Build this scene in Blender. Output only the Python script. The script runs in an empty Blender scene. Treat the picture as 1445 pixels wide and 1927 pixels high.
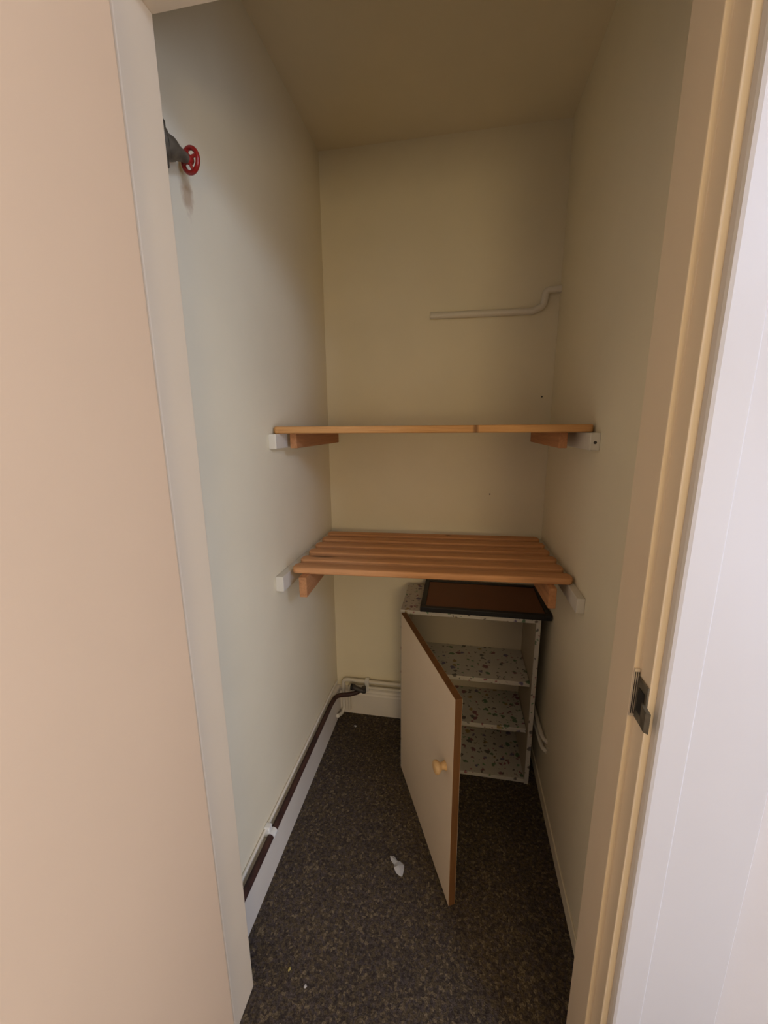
import bpy, bmesh, math, random
from mathutils import Vector, Matrix
random.seed(7)
S = bpy.context.scene
COL = S.collection

# ------------------------------------------------------------------ camera
F_PX, PITCH, YAW, ROLL, EYE = 755.02, 0.2119, 0.1812, -0.0078, 1.4
fwd = Vector((-math.sin(YAW)*math.cos(PITCH), math.cos(YAW)*math.cos(PITCH), -math.sin(PITCH)))
rgt = Vector((math.cos(YAW), math.sin(YAW), 0)); up = rgt.cross(fwd)
r2 = math.cos(ROLL)*rgt + math.sin(ROLL)*up; u2 = -math.sin(ROLL)*rgt + math.cos(ROLL)*up
cd = bpy.data.cameras.new('camera'); cam = bpy.data.objects.new('camera', cd); COL.objects.link(cam)
cd.sensor_fit = 'VERTICAL'; cd.sensor_height = 24; cd.lens = F_PX/1927*24; cd.clip_start = .01
cam.matrix_world = Matrix(((r2.x, u2.x, -fwd.x, 0), (r2.y, u2.y, -fwd.y, 0), (r2.z, u2.z, -fwd.z, EYE), (0, 0, 0, 1)))
S.camera = cam

# ------------------------------------------------------------------ world, light, exposure
S.view_settings.view_transform = 'Standard'; S.view_settings.look = 'None'
S.view_settings.gamma = 1; S.view_settings.use_curve_mapping = False
S.view_settings.exposure = 0.57
w = bpy.data.worlds.new('world'); S.world = w; w.use_nodes = True
w.node_tree.nodes['Background'].inputs[0].default_value = (.6, .7, .85, 1)
w.node_tree.nodes['Background'].inputs[1].default_value = .3
def area(name, loc, direction, sx, sy, power, color):
    l = bpy.data.lights.new(name, 'AREA'); l.shape = 'RECTANGLE'; l.size = sx; l.size_y = sy
    l.energy = power; l.color = color
    o = bpy.data.objects.new(name, l); COL.objects.link(o); o.location = loc
    o.rotation_euler = Vector(direction).to_track_quat('-Z', 'Y').to_euler(); return o
# daylight through the hall window, to the right of and behind the camera
area('window_daylight', (1.56, -.75, .95), (-1, 0, 0), 1.25, 1.0, 14, (.76, .88, 1.20))
def bulb(name, loc, power, color, size):
    l = bpy.data.lights.new(name, 'POINT'); l.energy = power; l.color = color; l.shadow_soft_size = size
    o = bpy.data.objects.new(name, l); COL.objects.link(o); o.location = loc
# cool hall ceiling lamp to the right of the door, and an unseen warm fill light added further back in the hall
bulb('hall_ceiling_lamp', (1.38, -.8, 2.30), 24, (.66, .87, 1.38), .20)
bulb('hall_warm_fill', (.5, -1.5, 1.3), 20, (1.0, .77, .42), .25)

# ------------------------------------------------------------------ helpers
def link(o, parent=None, name=None):
    COL.objects.link(o)
    if parent is not None: o.parent = parent
    return o
def empty(name, loc=(0, 0, 0), rz=0):
    o = bpy.data.objects.new(name, None); COL.objects.link(o); o.location = loc; o.rotation_euler = (0, 0, rz)
    o.empty_display_size = .05; return o
def tag(o, label=None, cat=None, group=None, kind=None):
    for k, v in (('label', label), ('category', cat), ('group', group), ('kind', kind)):
        if v: o[k] = v
    return o
def obj(name, bm, m, parent=None, loc=None, smooth=False):
    me = bpy.data.meshes.new(name); bm.normal_update(); bm.to_mesh(me); bm.free()
    if smooth:
        me.polygons.foreach_set('use_smooth', [True]*len(me.polygons))
        try: me.set_sharp_from_angle(angle=math.radians(40))
        except Exception: pass
    me.materials.append(m)
    o = bpy.data.objects.new(name, me); link(o, parent)
    if loc is not None: o.location = loc
    return o
def add_box(bm, x0, x1, y0, y1, z0, z1, bev=0, seg=2):
    t = bmesh.new()
    vs = [t.verts.new((x, y, z)) for x in (x0, x1) for y in (y0, y1) for z in (z0, z1)]
    for f in ((0, 1, 3, 2), (4, 6, 7, 5), (0, 4, 5, 1), (2, 3, 7, 6), (0, 2, 6, 4), (1, 5, 7, 3)):
        t.faces.new([vs[i] for i in f])
    bmesh.ops.recalc_face_normals(t, faces=t.faces)
    if bev: bmesh.ops.bevel(t, geom=list(t.edges), offset=bev, segments=seg, affect='EDGES', profile=.5)
    merge(bm, t)
def merge(bm, t):
    me = bpy.data.meshes.new('tmp'); t.to_mesh(me); t.free(); bm.from_mesh(me); bpy.data.meshes.remove(me)
def box(name, m, x0, x1, y0, y1, z0, z1, parent=None, bev=0, origin=None, smooth=False):
    ox, oy, oz = origin if origin else ((x0+x1)/2, (y0+y1)/2, z0)
    bm = bmesh.new(); add_box(bm, x0-ox, x1-ox, y0-oy, y1-oy, z0-oz, z1-oz, bev)
    return obj(name, bm, m, parent, (ox, oy, oz), smooth)
def prism(name, m, pts, z0, z1, parent=None, origin=(0, 0, 0), bev=0):
    """outline in plan (x, y), extruded up"""
    bm = bmesh.new(); ox, oy, oz = origin
    lo = [bm.verts.new((x-ox, y-oy, z0-oz)) for x, y in pts]; hi = [bm.verts.new((x-ox, y-oy, z1-oz)) for x, y in pts]
    n = len(pts); bm.faces.new(lo); bm.faces.new(hi)
    for i in range(n): bm.faces.new((lo[i], lo[(i+1) % n], hi[(i+1) % n], hi[i]))
    bmesh.ops.recalc_face_normals(bm, faces=bm.faces)
    if bev: bmesh.ops.bevel(bm, geom=list(bm.edges), offset=bev, segments=2, affect='EDGES', profile=.5)
    return obj(name, bm, m, parent, origin)
def fillet(pts, rad, n=7):
    """round the corners of a polyline"""
    P = [Vector(p) for p in pts]; out = [P[0]]
    for i in range(1, len(P)-1):
        a, b, c = P[i-1], P[i], P[i+1]
        d1 = (a-b).normalized(); d2 = (c-b).normalized(); ang = d1.angle(d2)
        if ang > 3.1: out.append(b); continue
        t = min(rad/math.tan(ang/2), (a-b).length*.49, (c-b).length*.49)
        s, e = b+d1*t, b+d2*t
        for k in range(n+1):
            u = k/n; out.append(s*(1-u)**2 + b*2*u*(1-u) + e*u*u)
    out.append(P[-1]); return out
def add_tube(bm, pts, rad, n=14, caps=True):
    P = [Vector(p) for p in pts]; rr = rad if isinstance(rad, (list, tuple)) else [rad]*len(P)
    rings = []; ref = None
    for i, p in enumerate(P):
        t = (P[min(i+1, len(P)-1)]-P[max(i-1, 0)]).normalized()
        if ref is None: ref = t.orthogonal().normalized()
        ref = (ref-t*ref.dot(t)).normalized(); b = t.cross(ref)
        rings.append([bm.verts.new(p+(ref*math.cos(a)+b*math.sin(a))*rr[i]) for a in [2*math.pi*k/n for k in range(n)]])
    for i in range(len(rings)-1):
        for k in range(n): bm.faces.new((rings[i][k], rings[i][(k+1) % n], rings[i+1][(k+1) % n], rings[i+1][k]))
    if caps: bm.faces.new(rings[0][::-1]); bm.faces.new(rings[-1])
def tube(name, m, pts, rad, parent=None, origin=(0, 0, 0), n=14):
    bm = bmesh.new(); o = Vector(origin); add_tube(bm, [Vector(p)-o for p in pts], rad, n)
    bmesh.ops.recalc_face_normals(bm, faces=bm.faces)
    return obj(name, bm, m, parent, origin, True)
def torus(bm, c, axis, R, r, n=28, k=10):
    axis = Vector(axis).normalized(); a = axis.orthogonal().normalized(); b = axis.cross(a); rings = []
    for i in range(n):
        t = 2*math.pi*i/n; d = a*math.cos(t)+b*math.sin(t)
        rings.append([bm.verts.new(Vector(c)+d*(R+r*math.cos(q))+axis*r*math.sin(q)) for q in [2*math.pi*j/k for j in range(k)]])
    for i in range(n):
        for j in range(k): bm.faces.new((rings[i][j], rings[(i+1) % n][j], rings[(i+1) % n][(j+1) % k], rings[i][(j+1) % k]))

# ------------------------------------------------------------------ materials
class NT:
    def __init__(s, name):
        s.m = bpy.data.materials.new(name); s.m.use_nodes = True; s.t = s.m.node_tree
        s.p = s.t.nodes['Principled BSDF']
        s.tc = s.t.nodes.new('ShaderNodeTexCoord')
    def n(s, kind, **kw):
        o = s.t.nodes.new(kind)
        for k, v in kw.items():
            if k.startswith('_'): setattr(o, k[1:], v)
            else:
                key = k.replace('__', ' ')
                o.inputs[key].default_value = v
        return o
    def l(s, a, b): s.t.links.new(a, b)
    def mapping(s, src='Object', scale=(1, 1, 1), loc=(0, 0, 0), rnd=False):
        mp = s.n('ShaderNodeMapping'); mp.inputs['Scale'].default_value = scale; mp.inputs['Location'].default_value = loc
        s.l(s.tc.outputs[src], mp.inputs['Vector'])
        if rnd:
            oi = s.n('ShaderNodeObjectInfo'); mu = s.n('ShaderNodeMath', _operation='MULTIPLY'); mu.inputs[1].default_value = 7.0
            s.l(oi.outputs['Random'], mu.inputs[0]); cb = s.n('ShaderNodeCombineXYZ')
            for k in range(3): s.l(mu.outputs[0], cb.inputs[k])
            s.l(cb.outputs[0], mp.inputs['Location'])
        return mp.outputs[0]
    def noise(s, vec, scale, detail=3, rough=.5, dist=0):
        o = s.n('ShaderNodeTexNoise', Scale=scale, Detail=detail, Roughness=rough, Distortion=dist); s.l(vec, o.inputs['Vector']); return o.outputs['Fac']
    def ramp(s, fac, stops, interp='LINEAR'):
        r = s.n('ShaderNodeValToRGB'); s.l(fac, r.inputs[0]); r.color_ramp.interpolation = interp
        e = r.color_ramp.elements
        while len(e) < len(stops): e.new(.5)
        for i, (p, c) in enumerate(stops): e[i].position = p; e[i].color = (*c, 1) if len(c) == 3 else c
        return r.outputs[0]
    def mix(s, fac, a, b, mode='MIX'):
        o = s.n('ShaderNodeMix', _data_type='RGBA', _blend_type=mode)
        for sock, v in ((o.inputs[0], fac), (o.inputs[6], a), (o.inputs[7], b)):
            if hasattr(v, 'node'): s.l(v, sock)
            else: sock.default_value = v if not isinstance(v, tuple) or len(v) == 4 else (*v, 1)
        return o.outputs[2]
    def math(s, op, a, b=0.0):
        o = s.n('ShaderNodeMath', _operation=op)
        for i, v in ((0, a), (1, b)):
            if hasattr(v, 'node'): s.l(v, o.inputs[i])
            else: o.inputs[i].default_value = v
        return o.outputs[0]
    def bump(s, h, strength=.2, dist=.002):
        b = s.n('ShaderNodeBump', Strength=strength, Distance=dist); s.l(h, b.inputs['Height']); s.l(b.outputs[0], s.p.inputs['Normal'])
    def out(s, color, rough=.6, metal=0, spec=.4):
        if hasattr(color, 'node'): s.l(color, s.p.inputs['Base Color'])
        else: s.p.inputs['Base Color'].default_value = (*color, 1)
        s.p.inputs['Roughness'].default_value = rough; s.p.inputs['Metallic'].default_value = metal
        s.p.inputs['Specular IOR Level'].default_value = spec
        return s.m
def paint(name, c, rough=.6, var=.04, bump=.12, spec=.35, bscale=90):
    t = NT(name); v = t.mapping()
    n1 = t.noise(v, 3.5, 4); lo = tuple(x*(1-var) for x in c); hi = tuple(min(1, x*(1+var)) for x in c)
    t.bump(t.noise(v, bscale, 4, .6), bump, .0015)
    return t.out(t.ramp(n1, [(.3, lo), (.7, hi)]), rough, 0, spec)

M = {}
M['wall'] = paint('emulsion_cream', (.86, .77, .56), .8, .03, .22, .2, 60)
M['hall'] = paint('emulsion_hall', (.67, .61, .56), .8, .03, .2, .2, 60)
M['ceiling'] = paint('emulsion_ceiling', (.84, .74, .52), .85, .03, .2, .2, 60)
M['frame'] = paint('gloss_cream', (.82, .675, .485), .38, .03, .06, .4, 30)
M['leaf'] = paint('gloss_door', (.73, .53, .35), .42, .02, .05, .4, 25)
M['arch'] = paint('gloss_white', (.66, .62, .59), .4, .02, .05, .4, 30)
M['white'] = paint('white_paint', (.80, .78, .72), .5, .06, .15, .4, 60)
M['rail'] = paint('rail_paint', (.72, .67, .56), .55, .08, .2, .3, 60)
M['skirt'] = paint('skirting_paint', (.80, .73, .62), .45, .05, .12, .4, 40)
M['pipe_paint'] = paint('pipe_paint', (.76, .70, .58), .45, .05, .1, .4, 80)
M['dark_metal'] = paint('dark_metal', (.05, .042, .035), .5, .2, .1, .5)
M['black'] = paint('black_frame', (.011, .010, .010), .5, .15, .1, .4)
M['paper'] = paint('paper', (.80, .78, .76), .8, .03, .1, .2)
M['inner'] = paint('cabinet_melamine', (.50, .43, .31), .5, .03, .04, .3)
M['laminate'] = paint('door_laminate', (.70, .56, .40), .5, .03, .03, .35)

def wood(name, lo, hi, dark, axis=0, rough=.6, knots=True, rnd=True, amt=1.0, spot=None):
    t = NT(name); sc = [34, 34, 34]; sc[axis] = 1.6
    v = t.mapping(scale=tuple(sc), rnd=rnd)
    g = t.noise(v, 1.6, 5, .6, .6)
    col = t.ramp(g, [(.28, lo), (.72, hi)])
    g2 = t.noise(v, 5.5, 3, .6)
    col = t.mix(t.ramp(g2, [(.52, (0, 0, 0)), (.75, (.45*amt,)*3)]), col, dark)
    if knots:
        sk = [16, 16, 16]; sk[axis] = 5.0
        kv = t.mapping(scale=tuple(sk), rnd=rnd)
        vo = t.n('ShaderNodeTexVoronoi', Scale=.55, Randomness=1.0); t.l(kv, vo.inputs['Vector'])
        col = t.mix(t.ramp(vo.outputs['Distance'], [(.05, (.9, .9, .9)), (.17, (0, 0, 0))]), col, tuple(x*.45 for x in dark))
    if spot:      # one knot at a given place in the board
        (px, py, pz), (rx, ry, rz_) = spot
        le = t.n('ShaderNodeVectorMath', _operation='LENGTH')
        t.l(t.mapping(scale=(1/rx, 1/ry, 1/rz_), loc=(-px/rx, -py/ry, -pz/rz_)), le.inputs[0])
        col = t.mix(t.ramp(le.outputs['Value'], [(.3, (.8, .8, .8)), (1.0, (0, 0, 0))]), col, tuple(x*.5 for x in dark))
    t.bump(g, .25, .001)
    return t.out(col, rough, 0, .3)
M['pine'] = wood('pine_slat', (.56, .265, .11), (.73, .375, .165), (.34, .15, .055))
M['pine_light'] = wood('pine_upper', (.58, .29, .10), (.73, .40, .155), (.36, .16, .055), spot=((.146, 0, -.01), (.010, .02, .03)))
M['pine_knotty'] = wood('pine_slat_knotty', (.56, .265, .11), (.73, .375, .165), (.34, .15, .055), spot=((.075, .03, 0), (.016, .013, .02)))
M['batten'] = wood('pine_batten', (.42, .19, .08), (.58, .28, .12), (.25, .10, .04), axis=1, knots=False)
M['door_edge'] = wood('door_edge', (.13, .055, .017), (.20, .09, .028), (.085, .037, .012), axis=2, knots=False)
M['knob'] = wood('pine_knob', (.55, .34, .14), (.66, .42, .19), (.4, .22, .08), knots=False)
M['hardboard'] = paint('hardboard', (.20, .085, .038), .6, .08, .08, .3, 200)

def contact_paper():
    t = NT('contact_paper'); v0 = t.mapping()
    nz = t.n('ShaderNodeTexNoise', Scale=60.0, Detail=2.0); t.l(v0, nz.inputs['Vector'])
    v = t.n('ShaderNodeMixRGB'); v.blend_type = 'LINEAR_LIGHT'; v.inputs[0].default_value = .012
    t.l(v0, v.inputs[1]); t.l(nz.outputs['Color'], v.inputs[2]); vec = v.outputs[0]
    base = t.ramp(t.noise(v0, 8, 3), [(.3, (.50, .46, .39)), (.7, (.57, .53, .45))])
    col = base
    for scale, r0, r1, cols in ((27, .22, .31, [(0, (.16, .03, .06)), (.25, (.05, .14, .06)), (.5, (.08, .06, .16)), (.7, (.30, .20, .05)), (.85, (.06, .05, .05))]),
                                (50, .20, .28, [(0, (.07, .05, .05)), (.3, (.07, .20, .09)), (.55, (.25, .05, .08)), (.8, (.10, .08, .06))])):
        vo = t.n('ShaderNodeTexVoronoi', Scale=float(scale), Randomness=.9); t.l(vec, vo.inputs['Vector'])
        c = t.ramp(t.sep(vo.outputs['Color']), cols, 'CONSTANT')
        m = t.ramp(vo.outputs['Distance'], [(r0, (.84,)*3), (r1, (0, 0, 0))])
        col = t.mix(m, col, c)
    return t.out(col, .45, 0, .35)
def _sep(s, c):
    o = s.n('ShaderNodeSeparateColor'); s.l(c, o.inputs[0]); return o.outputs[0]
NT.sep = _sep
M['contact'] = contact_paper()

def carpet():
    t = NT('carpet'); v = t.mapping()
    a = t.noise(v, 260, 3, .7); b = t.noise(v, 95, 3, .65); c = t.noise(v, 3, 3)
    col = t.ramp(b, [(.33, (.058, .045, .036)), (.5, (.122, .095, .068)), (.68, (.24, .18, .11))])
    vo = t.n('ShaderNodeTexVoronoi', Scale=150.0); t.l(v, vo.inputs['Vector'])
    fl = t.ramp(t.sep(vo.outputs['Color']), [(0, (.055, .043, .040)), (.35, (.125, .10, .105)), (.6, (.17, .125, .065)), (.9, (.40, .30, .17))], 'CONSTANT')
    col = t.mix(.45, col, fl)
    col = t.mix(t.ramp(a, [(.4, (.55,)*3), (.62, (0, 0, 0))]), col, (.030, .023, .019))
    col = t.mix(1.0, col, t.ramp(c, [(.3, (.85, .85, .85)), (.7, (1.1, 1.1, 1.1))]), 'MULTIPLY')
    t.bump(t.math('ADD', a, t.math('MULTIPLY', b, .8)), .9, .006)
    return t.out(col, .95, 0, .08)
M['carpet'] = carpet()
def copper():
    t = NT('brown_pipe'); v = t.mapping()
    n = t.noise(v, 24, 3, .6)
    return t.out(t.ramp(n, [(.3, (.026, .012, .011)), (.5, (.055, .023, .017)), (.7, (.075, .031, .021))]), .55, 0, .4)
M['brown'] = copper()
M['plate'] = paint('painted_plate', (.66, .56, .43), .4, .12, .1, .5, 300)
def brass():
    t = NT('old_brass'); n = t.noise(t.mapping(), 60, 3)
    return t.out(t.ramp(n, [(.3, (.10, .085, .06)), (.7, (.19, .165, .12))]), .5, .35, .5)
M['brass'] = brass()
M['red'] = paint('red_enamel', (.30, .016, .012), .3, .1, .05, .5)
def steel():
    t = NT('steel'); n = t.noise(t.mapping(), 40, 3)
    return t.out(t.ramp(n, [(.3, (.42, .38, .32)), (.7, (.60, .56, .50))]), .35, .8, .5)
M['steel'] = steel()
def glass():
    t = NT('pane'); t.p.inputs['Transmission Weight'].default_value = 1; t.p.inputs['Roughness'].default_value = .02
    t.p.inputs['IOR'].default_value = 1.45; return t.out((.95, .97, 1), .02)
M['glass'] = glass()
def stained_wall():
    """left wall: the cream emulsion plus a brown damp run below the stop valve"""
    t = NT('emulsion_cream_stained'); v = t.mapping()
    n1 = t.noise(v, 3.5, 4); base = t.ramp(n1, [(.3, (.834, .747, .543)), (.7, (.886, .793, .577))])
    mp = t.mapping(scale=(0, 34, 20), loc=(0, -34*STAIN[1], -20*STAIN[2]))
    le = t.n('ShaderNodeVectorMath', _operation='LENGTH')
    nn = t.n('ShaderNodeTexNoise', Scale=45.0, Detail=3.0); t.l(v, nn.inputs['Vector'])
    vm = t.n('ShaderNodeVectorMath', _operation='ADD'); sc = t.n('ShaderNodeVectorMath', _operation='SCALE'); sc.inputs['Scale'].default_value = 1.1
    su = t.n('ShaderNodeVectorMath', _operation='SUBTRACT'); su.inputs[1].default_value = (.5, .5, .5)
    t.l(nn.outputs['Color'], su.inputs[0]); t.l(su.outputs[0], sc.inputs[0]); t.l(mp, vm.inputs[0]); t.l(sc.outputs[0], vm.inputs[1]); t.l(vm.outputs[0], le.inputs[0])
    col = t.mix(t.ramp(le.outputs['Value'], [(.25, (.75,)*3), (.8, (0, 0, 0))]), base, (.50, .34, .20))
    t.bump(t.noise(v, 60, 4, .6), .22, .0015)
    return t.out(col, .8, 0, .2)

# ------------------------------------------------------------------ the setting
XL, XR, YB, ZC = -.555, .354, 1.706, 2.42          # cupboard walls and ceiling
JL, JR, JY, ZH = -.473, .268, .676, 2.0086         # door stop faces, inner edge of the frame, soffit
HX0, HX1, HY0 = -1.6, 1.6, -2.2                    # hall
STAIN = (XL, .845, 1.86)
M['wall_stained'] = stained_wall()
def struct(name, m, *a, parent=None, **k):
    o = box(name, m, *a, parent=parent, **k)
    if parent is None: o['kind'] = 'structure'
    return o
struct('floor', M['carpet'], HX0-.1, HX1+.1, HY0-.1, YB+.1, -.06, 0, origin=(0, 0, 0))
struct('wall_left', M['wall_stained'], XL-.1, XL, .68, YB+.1, 0, ZC, origin=(0, 0, 0))
struct('wall_right', M['wall'], XR, XR+.1, .68, YB+.1, 0, ZC, origin=(0, 0, 0))
struct('wall_back', M['wall'], XL, XR, YB, YB+.1, 0, ZC, origin=(0, 0, 0))
struct('ceiling', M['ceiling'], HX0-.1, HX1+.1, HY0-.1, YB+.1, ZC, ZC+.08, origin=(0, 0, 0))
bm = bmesh.new()
add_box(bm, HX0, JL-.034, .559, .68, 0, ZC); add_box(bm, JR+.034, HX1, .559, .68, 0, ZC); add_box(bm, JL-.034, JR+.034, .559, .68, ZH+.034, ZC)
o = obj('wall_front', bm, M['hall']); o['kind'] = 'structure'
struct('wall_hall_left', M['hall'], HX0-.1, HX0, HY0-.1, .68, 0, ZC)
struct('wall_hall_rear', M['hall'], HX0, HX1, HY0-.1, HY0, 0, ZC)
# right-hand hall wall with the window opening
WY0, WY1, WZ0, WZ1 = -1.4, -.1, .43, 1.47
bm = bmesh.new()
add_box(bm, HX1, HX1+.1, HY0-.1, WY0, 0, ZC); add_box(bm, HX1, HX1+.1, WY1, .68, 0, ZC)
add_box(bm, HX1, HX1+.1, WY0, WY1, 0, WZ0); add_box(bm, HX1, HX1+.1, WY0, WY1, WZ1, ZC)
o = obj('wall_hall_right', bm, M['hall']); o['kind'] = 'structure'
bm = bmesh.new()
for a in ((WY0, WY0+.05, WZ0, WZ1), (WY1-.05, WY1, WZ0, WZ1), (WY0+.05, WY1-.05, WZ0, WZ0+.05), (WY0+.05, WY1-.05, WZ1-.05, WZ1)):
    add_box(bm, HX1+.03, HX1+.08, *a)
o = obj('window_1', bm, M['arch']); o['kind'] = 'structure'
box('pane', M['glass'], HX1+.05, HX1+.056, WY0+.05, WY1-.05, WZ0+.05, WZ1-.05, o)

# door frame: each jamb is a rebated section with the stop towards the cupboard
SY, FY, RB = .593, .559, .009
o = prism('trim_1', M['frame'], [(JL-.034, JY), (JL, JY), (JL, SY), (JL-RB, SY), (JL-RB, FY), (JL-.034, FY)], 0, ZH+.034, origin=(JL, JY, 0), bev=.0015); o['kind'] = 'structure'
trR = prism('trim_2', M['frame'], [(JR+.034, JY), (JR, JY), (JR, SY), (JR+RB, SY), (JR+RB, FY), (JR+.034, FY)], 0, ZH+.034, origin=(JR, JY, 0), bev=.0015); trR['kind'] = 'structure'
bm = bmesh.new(); add_box(bm, JL, JR, SY, JY, ZH, ZH+.034, .001); add_box(bm, JL, JR, FY, SY, ZH+RB, ZH+.034, .001)
o = obj('trim_3', bm, M['frame']); o['kind'] = 'structure'
# architraves: stepped moulding standing proud of the hall face
AX = JR+.019
def arch_prof(s, x):    # s=+1 to the right
    return [(x, .559), (x, .549), (x+s*.002, .5455), (x+s*.006, .544), (x+s*.041, .544), (x+s*.0435, .5462), (x+s*.148, .5462), (x+s*.151, .549), (x+s*.152, .559)]
o = prism('trim_4', M['arch'], arch_prof(1, AX), 0, ZH+.085, origin=(AX, .559, 0)); o['kind'] = 'structure'
o = prism('trim_5', M['arch'], arch_prof(-1, JL-.019), 0, ZH+.085, origin=(JL-.019, .559, 0)); o['kind'] = 'structure'
o = box('trim_6', M['arch'], JL-.019, AX, .541, .559, ZH+.02, ZH+.085, bev=.002); o['kind'] = 'structure'

# strike plate and keep on the latch jamb
bm = bmesh.new(); add_box(bm, JR+.0005, JR+RB-.0005, SY-.003, SY-.0002, .965, 1.045, .0006)
sp = obj('strike_plate', bm, M['plate'], trR); sp.matrix_parent_inverse = Matrix.Translation((-JR, -JY, 0)); sp['label'] = 'worn steel strike plate with dark grooves'
for k in range(3):
    x = JR+.0014+k*.0026; g = box('groove', M['dark_metal'], x, x+.0011, SY-.0036, SY-.0029, .970, 1.040, sp, origin=(0, 0, 0))
kp = bmesh.new(); add_box(kp, JR+RB-.0025, JR+RB-.0002, SY-.034, SY-.004, .966, 1.034, .0008)
kp = obj('keep', kp, M['brass'], trR); kp.matrix_parent_inverse = Matrix.Translation((-JR, -JY, 0)); kp['label'] = 'dark metal latch keep with a curved lip'
bm = bmesh.new(); add_box(bm, JR+RB-.004, JR+RB-.0027, SY-.028, SY-.010, .982, 1.020, .0004)
obj('latch_hole', bm, M['black'], kp)
bm = bmesh.new()
pts = [(JR+RB-.003, SY-.022), (JR+RB-.007, SY-.034), (JR+RB-.008, SY-.048), (JR+RB-.003, SY-.052), (JR+RB-.002, SY-.036), (JR+RB-.0005, SY-.023)]
lo = [bm.verts.new((x, y, .974)) for x, y in pts]; hi = [bm.verts.new((x, y, 1.006)) for x, y in pts]
bm.faces.new(lo); bm.faces.new(hi)
for i in range(6): bm.faces.new((lo[i], lo[(i+1) % 6], hi[(i+1) % 6], hi[i]))
bmesh.ops.recalc_face_normals(bm, faces=bm.faces)
obj('lip', bm, M['brass'], kp)

# the open door leaf, hinged on the left jamb and swung out into the hall
dr = empty('door_1', (-.441, .550, .006), math.radians(-94)); dr['kind'] = 'structure'
bm = bmesh.new(); add_box(bm, 0, .735, -.040, 0, 0, 1.99, .002)
o = obj('door_panel', bm, M['leaf'], dr)
for z in (.22, 1.0, 1.72):
    bm = bmesh.new(); add_tube(bm, [(-.004, -.036, z-.05), (-.004, -.036, z+.05)], .005, 10); obj('hinge', bm, M['steel'], dr, smooth=True)

# skirting boards
bl = prism('baseboard_left', M['skirt'], [(0, 0), (.018, 0), (.018, .142), (.015, .147), (.008, .149), (0, .149)], .684, 1.69, origin=(0, 0, 0)); bl['kind'] = 'structure'
bl.matrix_world = Matrix(((1, 0, 0, XL), (0, 0, 1, 0), (0, 1, 0, 0), (0, 0, 0, 1)))
bb = prism('baseboard_back', M['skirt'], [(0, 0), (-.016, 0), (-.016, .105), (-.012, .112), (-.012, .120), (-.008, .128), (-.006, .142), (0, .142)], XL, XR, origin=(0, 0, 0)); bb['kind'] = 'structure'
bb.matrix_world = Matrix(((0, 0, 1, 0), (1, 0, 0, YB), (0, 1, 0, 0), (0, 0, 0, 1)))
struct('baseboard_right', M['wall'], XR-.005, XR, .684, 1.69, 0, .05, bev=.0015)

# ------------------------------------------------------------------ slatted shelves
def make_shelf(name, loc, rz, width, nslat, pitch, sw, th, mat, battens, label, special=None, rcorner=.010):
    """origin: middle of the front edge, top of the slats at z=0"""
    t = empty(name, loc, rz); tag(t, label, 'shelf', 'slatted pine shelves')
    bm = bmesh.new(); rc = rcorner; pl_ = []
    for cx, cy, a0 in ((width/2-rc, rc, -90), (width/2-rc, sw-rc, 0), (-width/2+rc, sw-rc, 90), (-width/2+rc, rc, 180)):
        for k in range(4): a = math.radians(a0+k*30); pl_.append((cx+rc*math.cos(a), cy+rc*math.sin(a)))
    lo = [bm.verts.new((x, y, -th)) for x, y in pl_]; hi = [bm.verts.new((x, y, 0)) for x, y in pl_]; n = len(pl_)
    bm.faces.new(lo); top = bm.faces.new(hi)
    for i in range(n): bm.faces.new((lo[i], lo[(i+1) % n], hi[(i+1) % n], hi[i]))
    bmesh.ops.recalc_face_normals(bm, faces=bm.faces)
    bmesh.ops.bevel(bm, geom=[e for e in bm.edges if abs(e.verts[0].co.z-e.verts[1].co.z) < 1e-5], offset=.005, segments=3, affect='EDGES', profile=.5)
    s0 = obj('slat', bm, mat, t, smooth=True)
    for i in range(1, nslat):
        s = s0.copy(); COL.objects.link(s); s.parent = t; s.location = (random.uniform(-.003, .003), i*pitch, random.uniform(-.0012, .0))
        if special and i in special:
            s.data = s0.data.copy(); s.data.materials[0] = special[i]
    for (bx, y0, y1, wd, h) in battens:
        bm = bmesh.new(); add_box(bm, -wd/2, wd/2, y0, y1, -h, 0, .002)
        obj('batten', bm, M['batten'], t, (bx, 0, -th))
    return t
make_shelf('slatted_shelf', (-.099, 1.150, 1.400), 0, .896, 6, .088, .072, .021, M['pine_light'],
           [(-.405, .045, .50, .022, .046), (.385, .045, .50, .022, .044)], 'upper slatted pine shelf, seen edge-on at eye level')
make_shelf('slatted_shelf', (-.083, 1.166, .958), math.radians(2.6), .862, 6, .0825, .052, .021, M['pine'],
           [(-.385, -.03, .44, .025, .066), (.365, -.03, .44, .022, .062)], 'lower slatted pine shelf, its six reddish slats seen from above', {5: M['pine_knotty']}, .018)
def rail(x0, x1, y0, y1, z0, z1, label, screw=False):
    o = box('shelf_rail', M['rail'], x0, x1, y0, y1, z0, z1, bev=.002); tag(o, label, 'rail', 'white shelf rails on the cupboard walls')
    if not screw: return
    bm = bmesh.new(); add_tube(bm, [(0, -.001, 0), (0, .0006, 0)], .004, 10)
    s = obj('screw', bm, M['dark_metal'], o, (0, (y0-y1)/2, (z1-z0)*.45), True)
rail(XL, XL+.024, 1.13, 1.69, 1.334, 1.3785, 'white rail under the left end of the upper slatted shelf')
rail(XR-.024, XR, 1.11, 1.69, 1.334, 1.3785, 'white rail under the right end of the upper slatted shelf', True)
rail(XL, XL+.026, 1.115, 1.69, .886, .936, 'white rail under the left end of the lower slatted shelf')
rail(XR-.022, XR, 1.095, 1.69, .892, .936, 'white rail under the right end of the lower slatted shelf')

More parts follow.
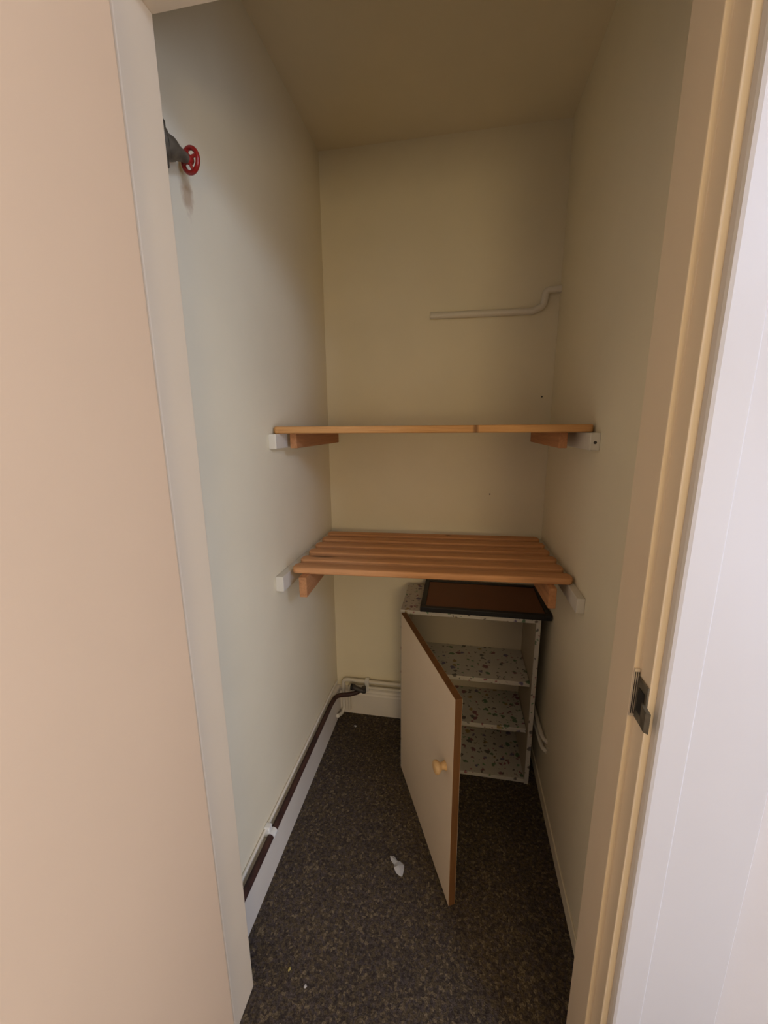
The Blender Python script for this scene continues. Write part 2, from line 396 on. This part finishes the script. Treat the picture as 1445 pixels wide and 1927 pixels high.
# ------------------------------------------------------------------ cabinet standing on the carpet
CX0, CX1, CY0, CY1, CZ = -.196, .315, 1.411, 1.672, .711
cb = empty('cabinet', ((CX0+CX1)/2, CY0, 0)); tag(cb, 'small floral-papered cabinet with its cream door ajar, under the lower shelf', 'cabinet')
def cbox(name, m, x0, x1, y0, y1, z0, z1, bev=.001, parent=cb):
    bm = bmesh.new(); cx = (CX0+CX1)/2
    add_box(bm, x0-cx, x1-cx, y0-CY0, y1-CY0, z0, z1, bev); return obj(name, bm, m, parent)
T = .016
cbox('side_panel', M['inner'], CX0+.001, CX0+T, CY0+.001, CY1, .003, CZ-.001)
cbox('side_panel', M['inner'], CX1-T, CX1-.001, CY0+.001, CY1, .003, CZ-.001)
cbox('side_covering', M['contact'], CX0, CX0+.001, CY0, CY1, .002, CZ, 0)['label'] = 'floral paper on the outside of the side'
cbox('side_covering', M['contact'], CX1-.001, CX1, CY0, CY1, .002, CZ, 0)['label'] = 'floral paper on the outside of the side'
cbox('edge_covering', M['contact'], CX0, CX0+T, CY0-.0005, CY0+.001, .002, CZ-T, 0)
cbox('edge_covering', M['contact'], CX1-T, CX1, CY0-.0005, CY0+.001, .002, CZ-T, 0)
cbox('top_panel', M['contact'], CX0, CX1, CY0-.0005, CY1, CZ-T, CZ)
cbox('bottom_panel', M['contact'], CX0+T, CX1-T, CY0+.002, CY1-.006, .004, .020)
cbox('back_panel', M['inner'], CX0+T, CX1-T, CY1-.006, CY1-.001, .020, CZ-T)
cbox('shelf', M['contact'], CX0+T+.001, CX1-T-.002, CY0+.022, CY1-.007, .420, .438)
cbox('shelf', M['contact'], CX0+T+.001, CX1-T-.002, CY0+.026, CY1-.007, .214, .232)
# the cabinet's own door, hinged at its left side
DW, DT, DZ0, DZ1 = .511, .021, .010, .704
ang = math.atan2(-.474, .209)
cdoor = obj('door', (lambda b: (add_box(b, 0, DW, .0006, DT-.0006, DZ0, DZ1, .0008), b)[1])(bmesh.new()), M['door_edge'], cb,
            (-.193-(CX0+CX1)/2, -.012, 0)); cdoor.rotation_euler = (0, 0, ang); cdoor['label'] = 'cream cabinet door with brown edges'
for nm, y0, y1 in (('front_laminate', 0, .0006), ('rear_laminate', DT-.0006, DT)):
    bm = bmesh.new(); add_box(bm, .0008, DW-.0008, y0, y1, DZ0+.0008, DZ1-.0008); obj(nm, bm, M['laminate'], cdoor)
def lathe(name, m, prof, axis, loc, parent, n=24):
    """prof: (distance along axis, radius)"""
    bm = bmesh.new(); axis = Vector(axis).normalized()
    add_tube(bm, [axis*d for d, r in prof], [max(r, 1e-4) for d, r in prof], n); bmesh.ops.recalc_face_normals(bm, faces=bm.faces)
    return obj(name, bm, m, parent, loc, True)
KNOB = (.460, 0, .455)
kn = lathe('knob', M['knob'], [(-.001, .0125), (.002, .013), (.007, .0105), (.013, .0095), (.018, .0135), (.023, .0185), (.028, .0195), (.033, .017), (.035, .0125), (.0355, .0001)], (0, -1, 0), KNOB, cdoor)
kn['label'] = 'round turned pine knob'
for z in (.11, .60):
    bm = bmesh.new(); add_box(bm, -.01, .05, DT, DT+.010, z-.012, z+.012, .002); obj('hinge', bm, M['steel'], cdoor)

# framed board lying on top of the cabinet
bx0, bx1, by0, by1, bz = -.122, XR-.004, 1.405, 1.69, CZ
fb = empty('framed_board', ((bx0+bx1)/2, by0, bz)); tag(fb, 'brown board in a black frame lying on the cabinet top', 'board')
def fbox(name, m, x0, x1, y0, y1, z0, z1, bev=.001):
    bm = bmesh.new(); add_box(bm, x0-(bx0+bx1)/2, x1-(bx0+bx1)/2, y0-by0, y1-by0, z0, z1, bev); return obj(name, bm, m, fb)
fw = .019
fbox('frame_bar', M['black'], bx0, bx1, by0, by0+fw, 0, .020, .002); fbox('frame_bar', M['black'], bx0, bx1, by1-fw, by1, 0, .020, .002)
fbox('frame_bar', M['black'], bx0, bx0+fw, by0+fw, by1-fw, 0, .020, .002); fbox('frame_bar', M['black'], bx1-fw, bx1, by0+fw, by1-fw, 0, .020, .002)
fbox('board_panel', M['hardboard'], bx0+fw, bx1-fw, by0+fw, by1-fw, .002, .016)

# ------------------------------------------------------------------ pipework
PY = YB-.024
p = tube('heating_pipe', M['pipe_paint'], fillet([(-.530, 1.615, .034), (-.524, 1.650, .020), (-.517, PY, .022), (-.517, PY, .190), (XR, PY, .190)], .022), .0085, origin=(-.517, PY, 0))
tag(p, 'cream painted pipe turning down in the back left corner, upper of two', 'pipe')
p = tube('heating_pipe', M['pipe_paint'], fillet([(-.488, PY, .026), (-.488, PY, .158), (XR, PY, .158)], .020), .0075, origin=(-.488, PY, 0))
tag(p, 'cream painted pipe along the back skirting, lower of two', 'pipe')
for z, lab in ((.266, 'upper'), (.226, 'lower')):
    p = tube('wall_pipe', M['pipe_paint'], fillet([(.340, 1.66, z-.006), (.340, 1.385, z), (.343, 1.355, z), (XR+.001, 1.338, z)], .02), .0075, origin=(.340, 1.66, z))
    tag(p, lab + ' of two short cream pipes behind the cabinet at the right wall', 'pipe')
c = box('pipe_clip', M['white'], -.408, -.388, PY-.011, YB-.010, .143, .203, bev=.003); tag(c, 'white clip holding the two pipes to the back wall', 'pipe clip')
p = tube('brown_pipe', M['brown'], fillet([(-.533, .690, .1595), (-.533, 1.10, .1595), (-.533, 1.53, .1595), (-.527, 1.60, .158), (-.475, 1.632, .146), (-.438, 1.648, .150), (-.426, 1.652, .164)], .05, 8), .0102, origin=(-.533, .69, .15))
tag(p, 'dark brown pipe lying along the top of the left skirting', 'pipe')
p = tube('thin_pipe', M['pipe_paint'], fillet([(XL+.005, .690, .181), (XL+.005, 1.62, .178), (XL+.005, 1.685, .172)], .03), .005, origin=(XL+.0062, .69, .184))
tag(p, 'thin painted pipe on the left wall just above the brown pipe', 'pipe')
c = empty('pipe_clip', (-.540, .932, .149)); tag(c, 'white clip over the brown pipe on the left skirting', 'pipe clip')
bm = bmesh.new(); add_tube(bm, [(.007, -.011, .0105), (.007, .011, .0105)], .0128, 16); obj('saddle', bm, M['white'], c, smooth=True)
bm = bmesh.new(); add_box(bm, -.015, .004, -.010, .010, .004, .040, .003); obj('backplate', bm, M['white'], c)
# dark drain valve at the end of the brown pipe
vl = empty('drain_valve', (-.428, 1.648, .166)); tag(vl, 'small black drain valve in the back left corner', 'valve')
bm = bmesh.new(); add_tube(bm, [(-.034, 0, .010), (-.030, 0, .010), (-.028, 0, .010), (-.012, 0, .004), (.004, 0, -.002), (.030, 0, -.002)], [.012, .016, .013, .011, .012, .010], 14)
obj('body', bm, M['dark_metal'], vl, smooth=True)
bm = bmesh.new(); add_tube(bm, [(-.042, 0, .011), (-.033, 0, .011)], .015, 8); obj('cap', bm, M['black'], vl, smooth=True)
bm = bmesh.new(); add_tube(bm, [(.022, 0, -.012), (.022, 0, .016)], .011, 6); obj('nut', bm, M['dark_metal'], vl)
bm = bmesh.new(); add_tube(bm, [(.020, 0, .0), (.020, .024, .002)], .006, 12); obj('tail', bm, M['dark_metal'], vl, smooth=True)

# capped stub of pipe high on the back wall
p = tube('stub_pipe', M['pipe_paint'], fillet([(-.120, YB-.013, 1.816), (.258, YB-.013, 1.813), (.296, YB-.013, 1.830), (.302, YB-.013, 1.882), (XR+.002, YB-.013, 1.884)], .018), .0125, origin=(-.12, YB-.013, 1.816))
tag(p, 'painted pipe bent like a crank high on the back wall', 'pipe')

# stop valve with a red handwheel on the left wall
sv = empty('stop_valve', (-.536, .752, 1.80)); tag(sv, 'old brass stop valve with a red handwheel beside the left jamb', 'valve')
def svt(name, m, pts, r, parent=sv, n=16):
    bm = bmesh.new(); add_tube(bm, [Vector(p)-Vector((-.536, .752, 1.80)) for p in pts], r, n); bmesh.ops.recalc_face_normals(bm, faces=bm.faces)
    return obj(name, bm, m, parent, smooth=True)
PC = Vector((-.536, .748, 1.893)); WC = Vector((-.520, .808, 1.898)); ax = (WC-PC).normalized()
svt('pipe', M['brass'], [(-.540, .746, 1.62), (-.540, .746, ZC)], .0085)
svt('body', M['brass'], [PC+Vector((0, 0, d)) for d in (-.034, -.022, -.021, -.010, .010, .021, .022, .034)], [.013, .013, .0155, .019, .019, .0155, .013, .013])
svt('bonnet', M['brass'], [PC+ax*d for d in (.004, .022, .030, .0305, .040, .046, .060)], [.021, .020, .0165, .0135, .012, .010, .0075])
wh = svt('handwheel', M['red'], [WC+ax*d for d in (-.008, -.005, .004, .007)], [.006, .0085, .0085, .006])
bm = bmesh.new(); org = Vector((-.536, .752, 1.80)); torus(bm, WC-org+ax*.003, ax, .0195, .0043); bmesh.ops.recalc_face_normals(bm, faces=bm.faces); obj('rim', bm, M['red'], wh, smooth=True)
a1 = ax.orthogonal().normalized(); b1 = ax.cross(a1)
for k in range(4):
    q = k*math.pi/2+.5; d = a1*math.cos(q)+b1*math.sin(q)
    bm = bmesh.new(); add_tube(bm, [WC-org+d*.004, WC-org+d*.012, WC-org+ax*.003+d*.019], [.0036, .003, .0032], 8); obj('spoke', bm, M['red'], wh, smooth=True)

# ------------------------------------------------------------------ small things
def scrap(name, pts, loc, rz, m, label, cat):
    bm = bmesh.new(); nx = len(pts[0])
    g = [[bm.verts.new(p) for p in row] for row in pts]
    for i in range(len(g)-1):
        for j in range(nx-1): bm.faces.new((g[i][j], g[i][j+1], g[i+1][j+1], g[i+1][j]))
    bmesh.ops.solidify(bm, geom=list(bm.faces), thickness=.0006)
    o = obj(name, bm, m, None, loc); o.rotation_euler = (0, 0, rz); tag(o, label, cat); return o

scrap('paper_scrap', [[(-.020, .024, .006), (-.012, .026, .003), (-.006, .019, .008)],
                      [(-.018, .014, .003), (-.008, .012, .009), (.001, .012, .004)],
                      [(-.009, .004, .002), (.002, .004, .011), (.010, .008, .006)],
                      [(-.009, -.008, .007), (.004, -.006, .012), (.020, .002, .003)],
                      [(-.003, -.018, .002), (.009, -.018, .008), (.019, -.012, .004)],
                      [(.006, -.026, .003), (.012, -.029, .004), (.015, -.025, .002)]], (-.153, 1.02, .001), .15, M['paper'], 'crumpled white scrap of paper on the carpet', 'paper').scale = (1.15, 1.15, 1.3)
scrap('lint', [[(-.006, .005, .002), (.0, .006, .003), (.005, .004, .002)], [(-.005, -.002, .003), (.001, -.001, .005), (.006, -.003, .002)], [(-.002, -.006, .001), (.002, -.006, .002), (.004, -.006, .001)]],
      (-.44, 1.60, .001), .6, M['paper'], 'tiny white speck of lint on the carpet near the back pipes', 'lint')
for k, (x, y, col_, lab) in enumerate(((-.394, .721, (.45, .36, .10), 'yellowish crumb on the carpet near the left jamb'), (-.341, .696, (.6, .55, .5), 'pale crumb on the carpet near the left jamb'))):
    m = paint('crumb', col_, .8); bm = bmesh.new()
    bmesh.ops.create_icosphere(bm, subdivisions=1, radius=.0045)
    for v_ in bm.verts: v_.co *= random.uniform(.6, 1.1); v_.co.z = v_.co.z*.6+.0025; v_.co.y *= 1.4
    o = obj('crumb', bm, m, None, (x, y, .001)); tag(o, lab, 'crumb')
def nail(loc, axis, label):
    o = lathe('nail', M['dark_metal'], [(-.004, .0012), (.004, .0012), (.0042, .0030), (.0055, .0030), (.0058, .001)], axis, loc, None, 10); tag(o, label, 'nail')
nail((.137, YB, 1.118), (0, -1, 0), 'small dark nail in the back wall between the two shelves')
nail((.315, YB, 1.505), (0, -1, 0), 'small dark nail in the back wall just above the upper shelf')
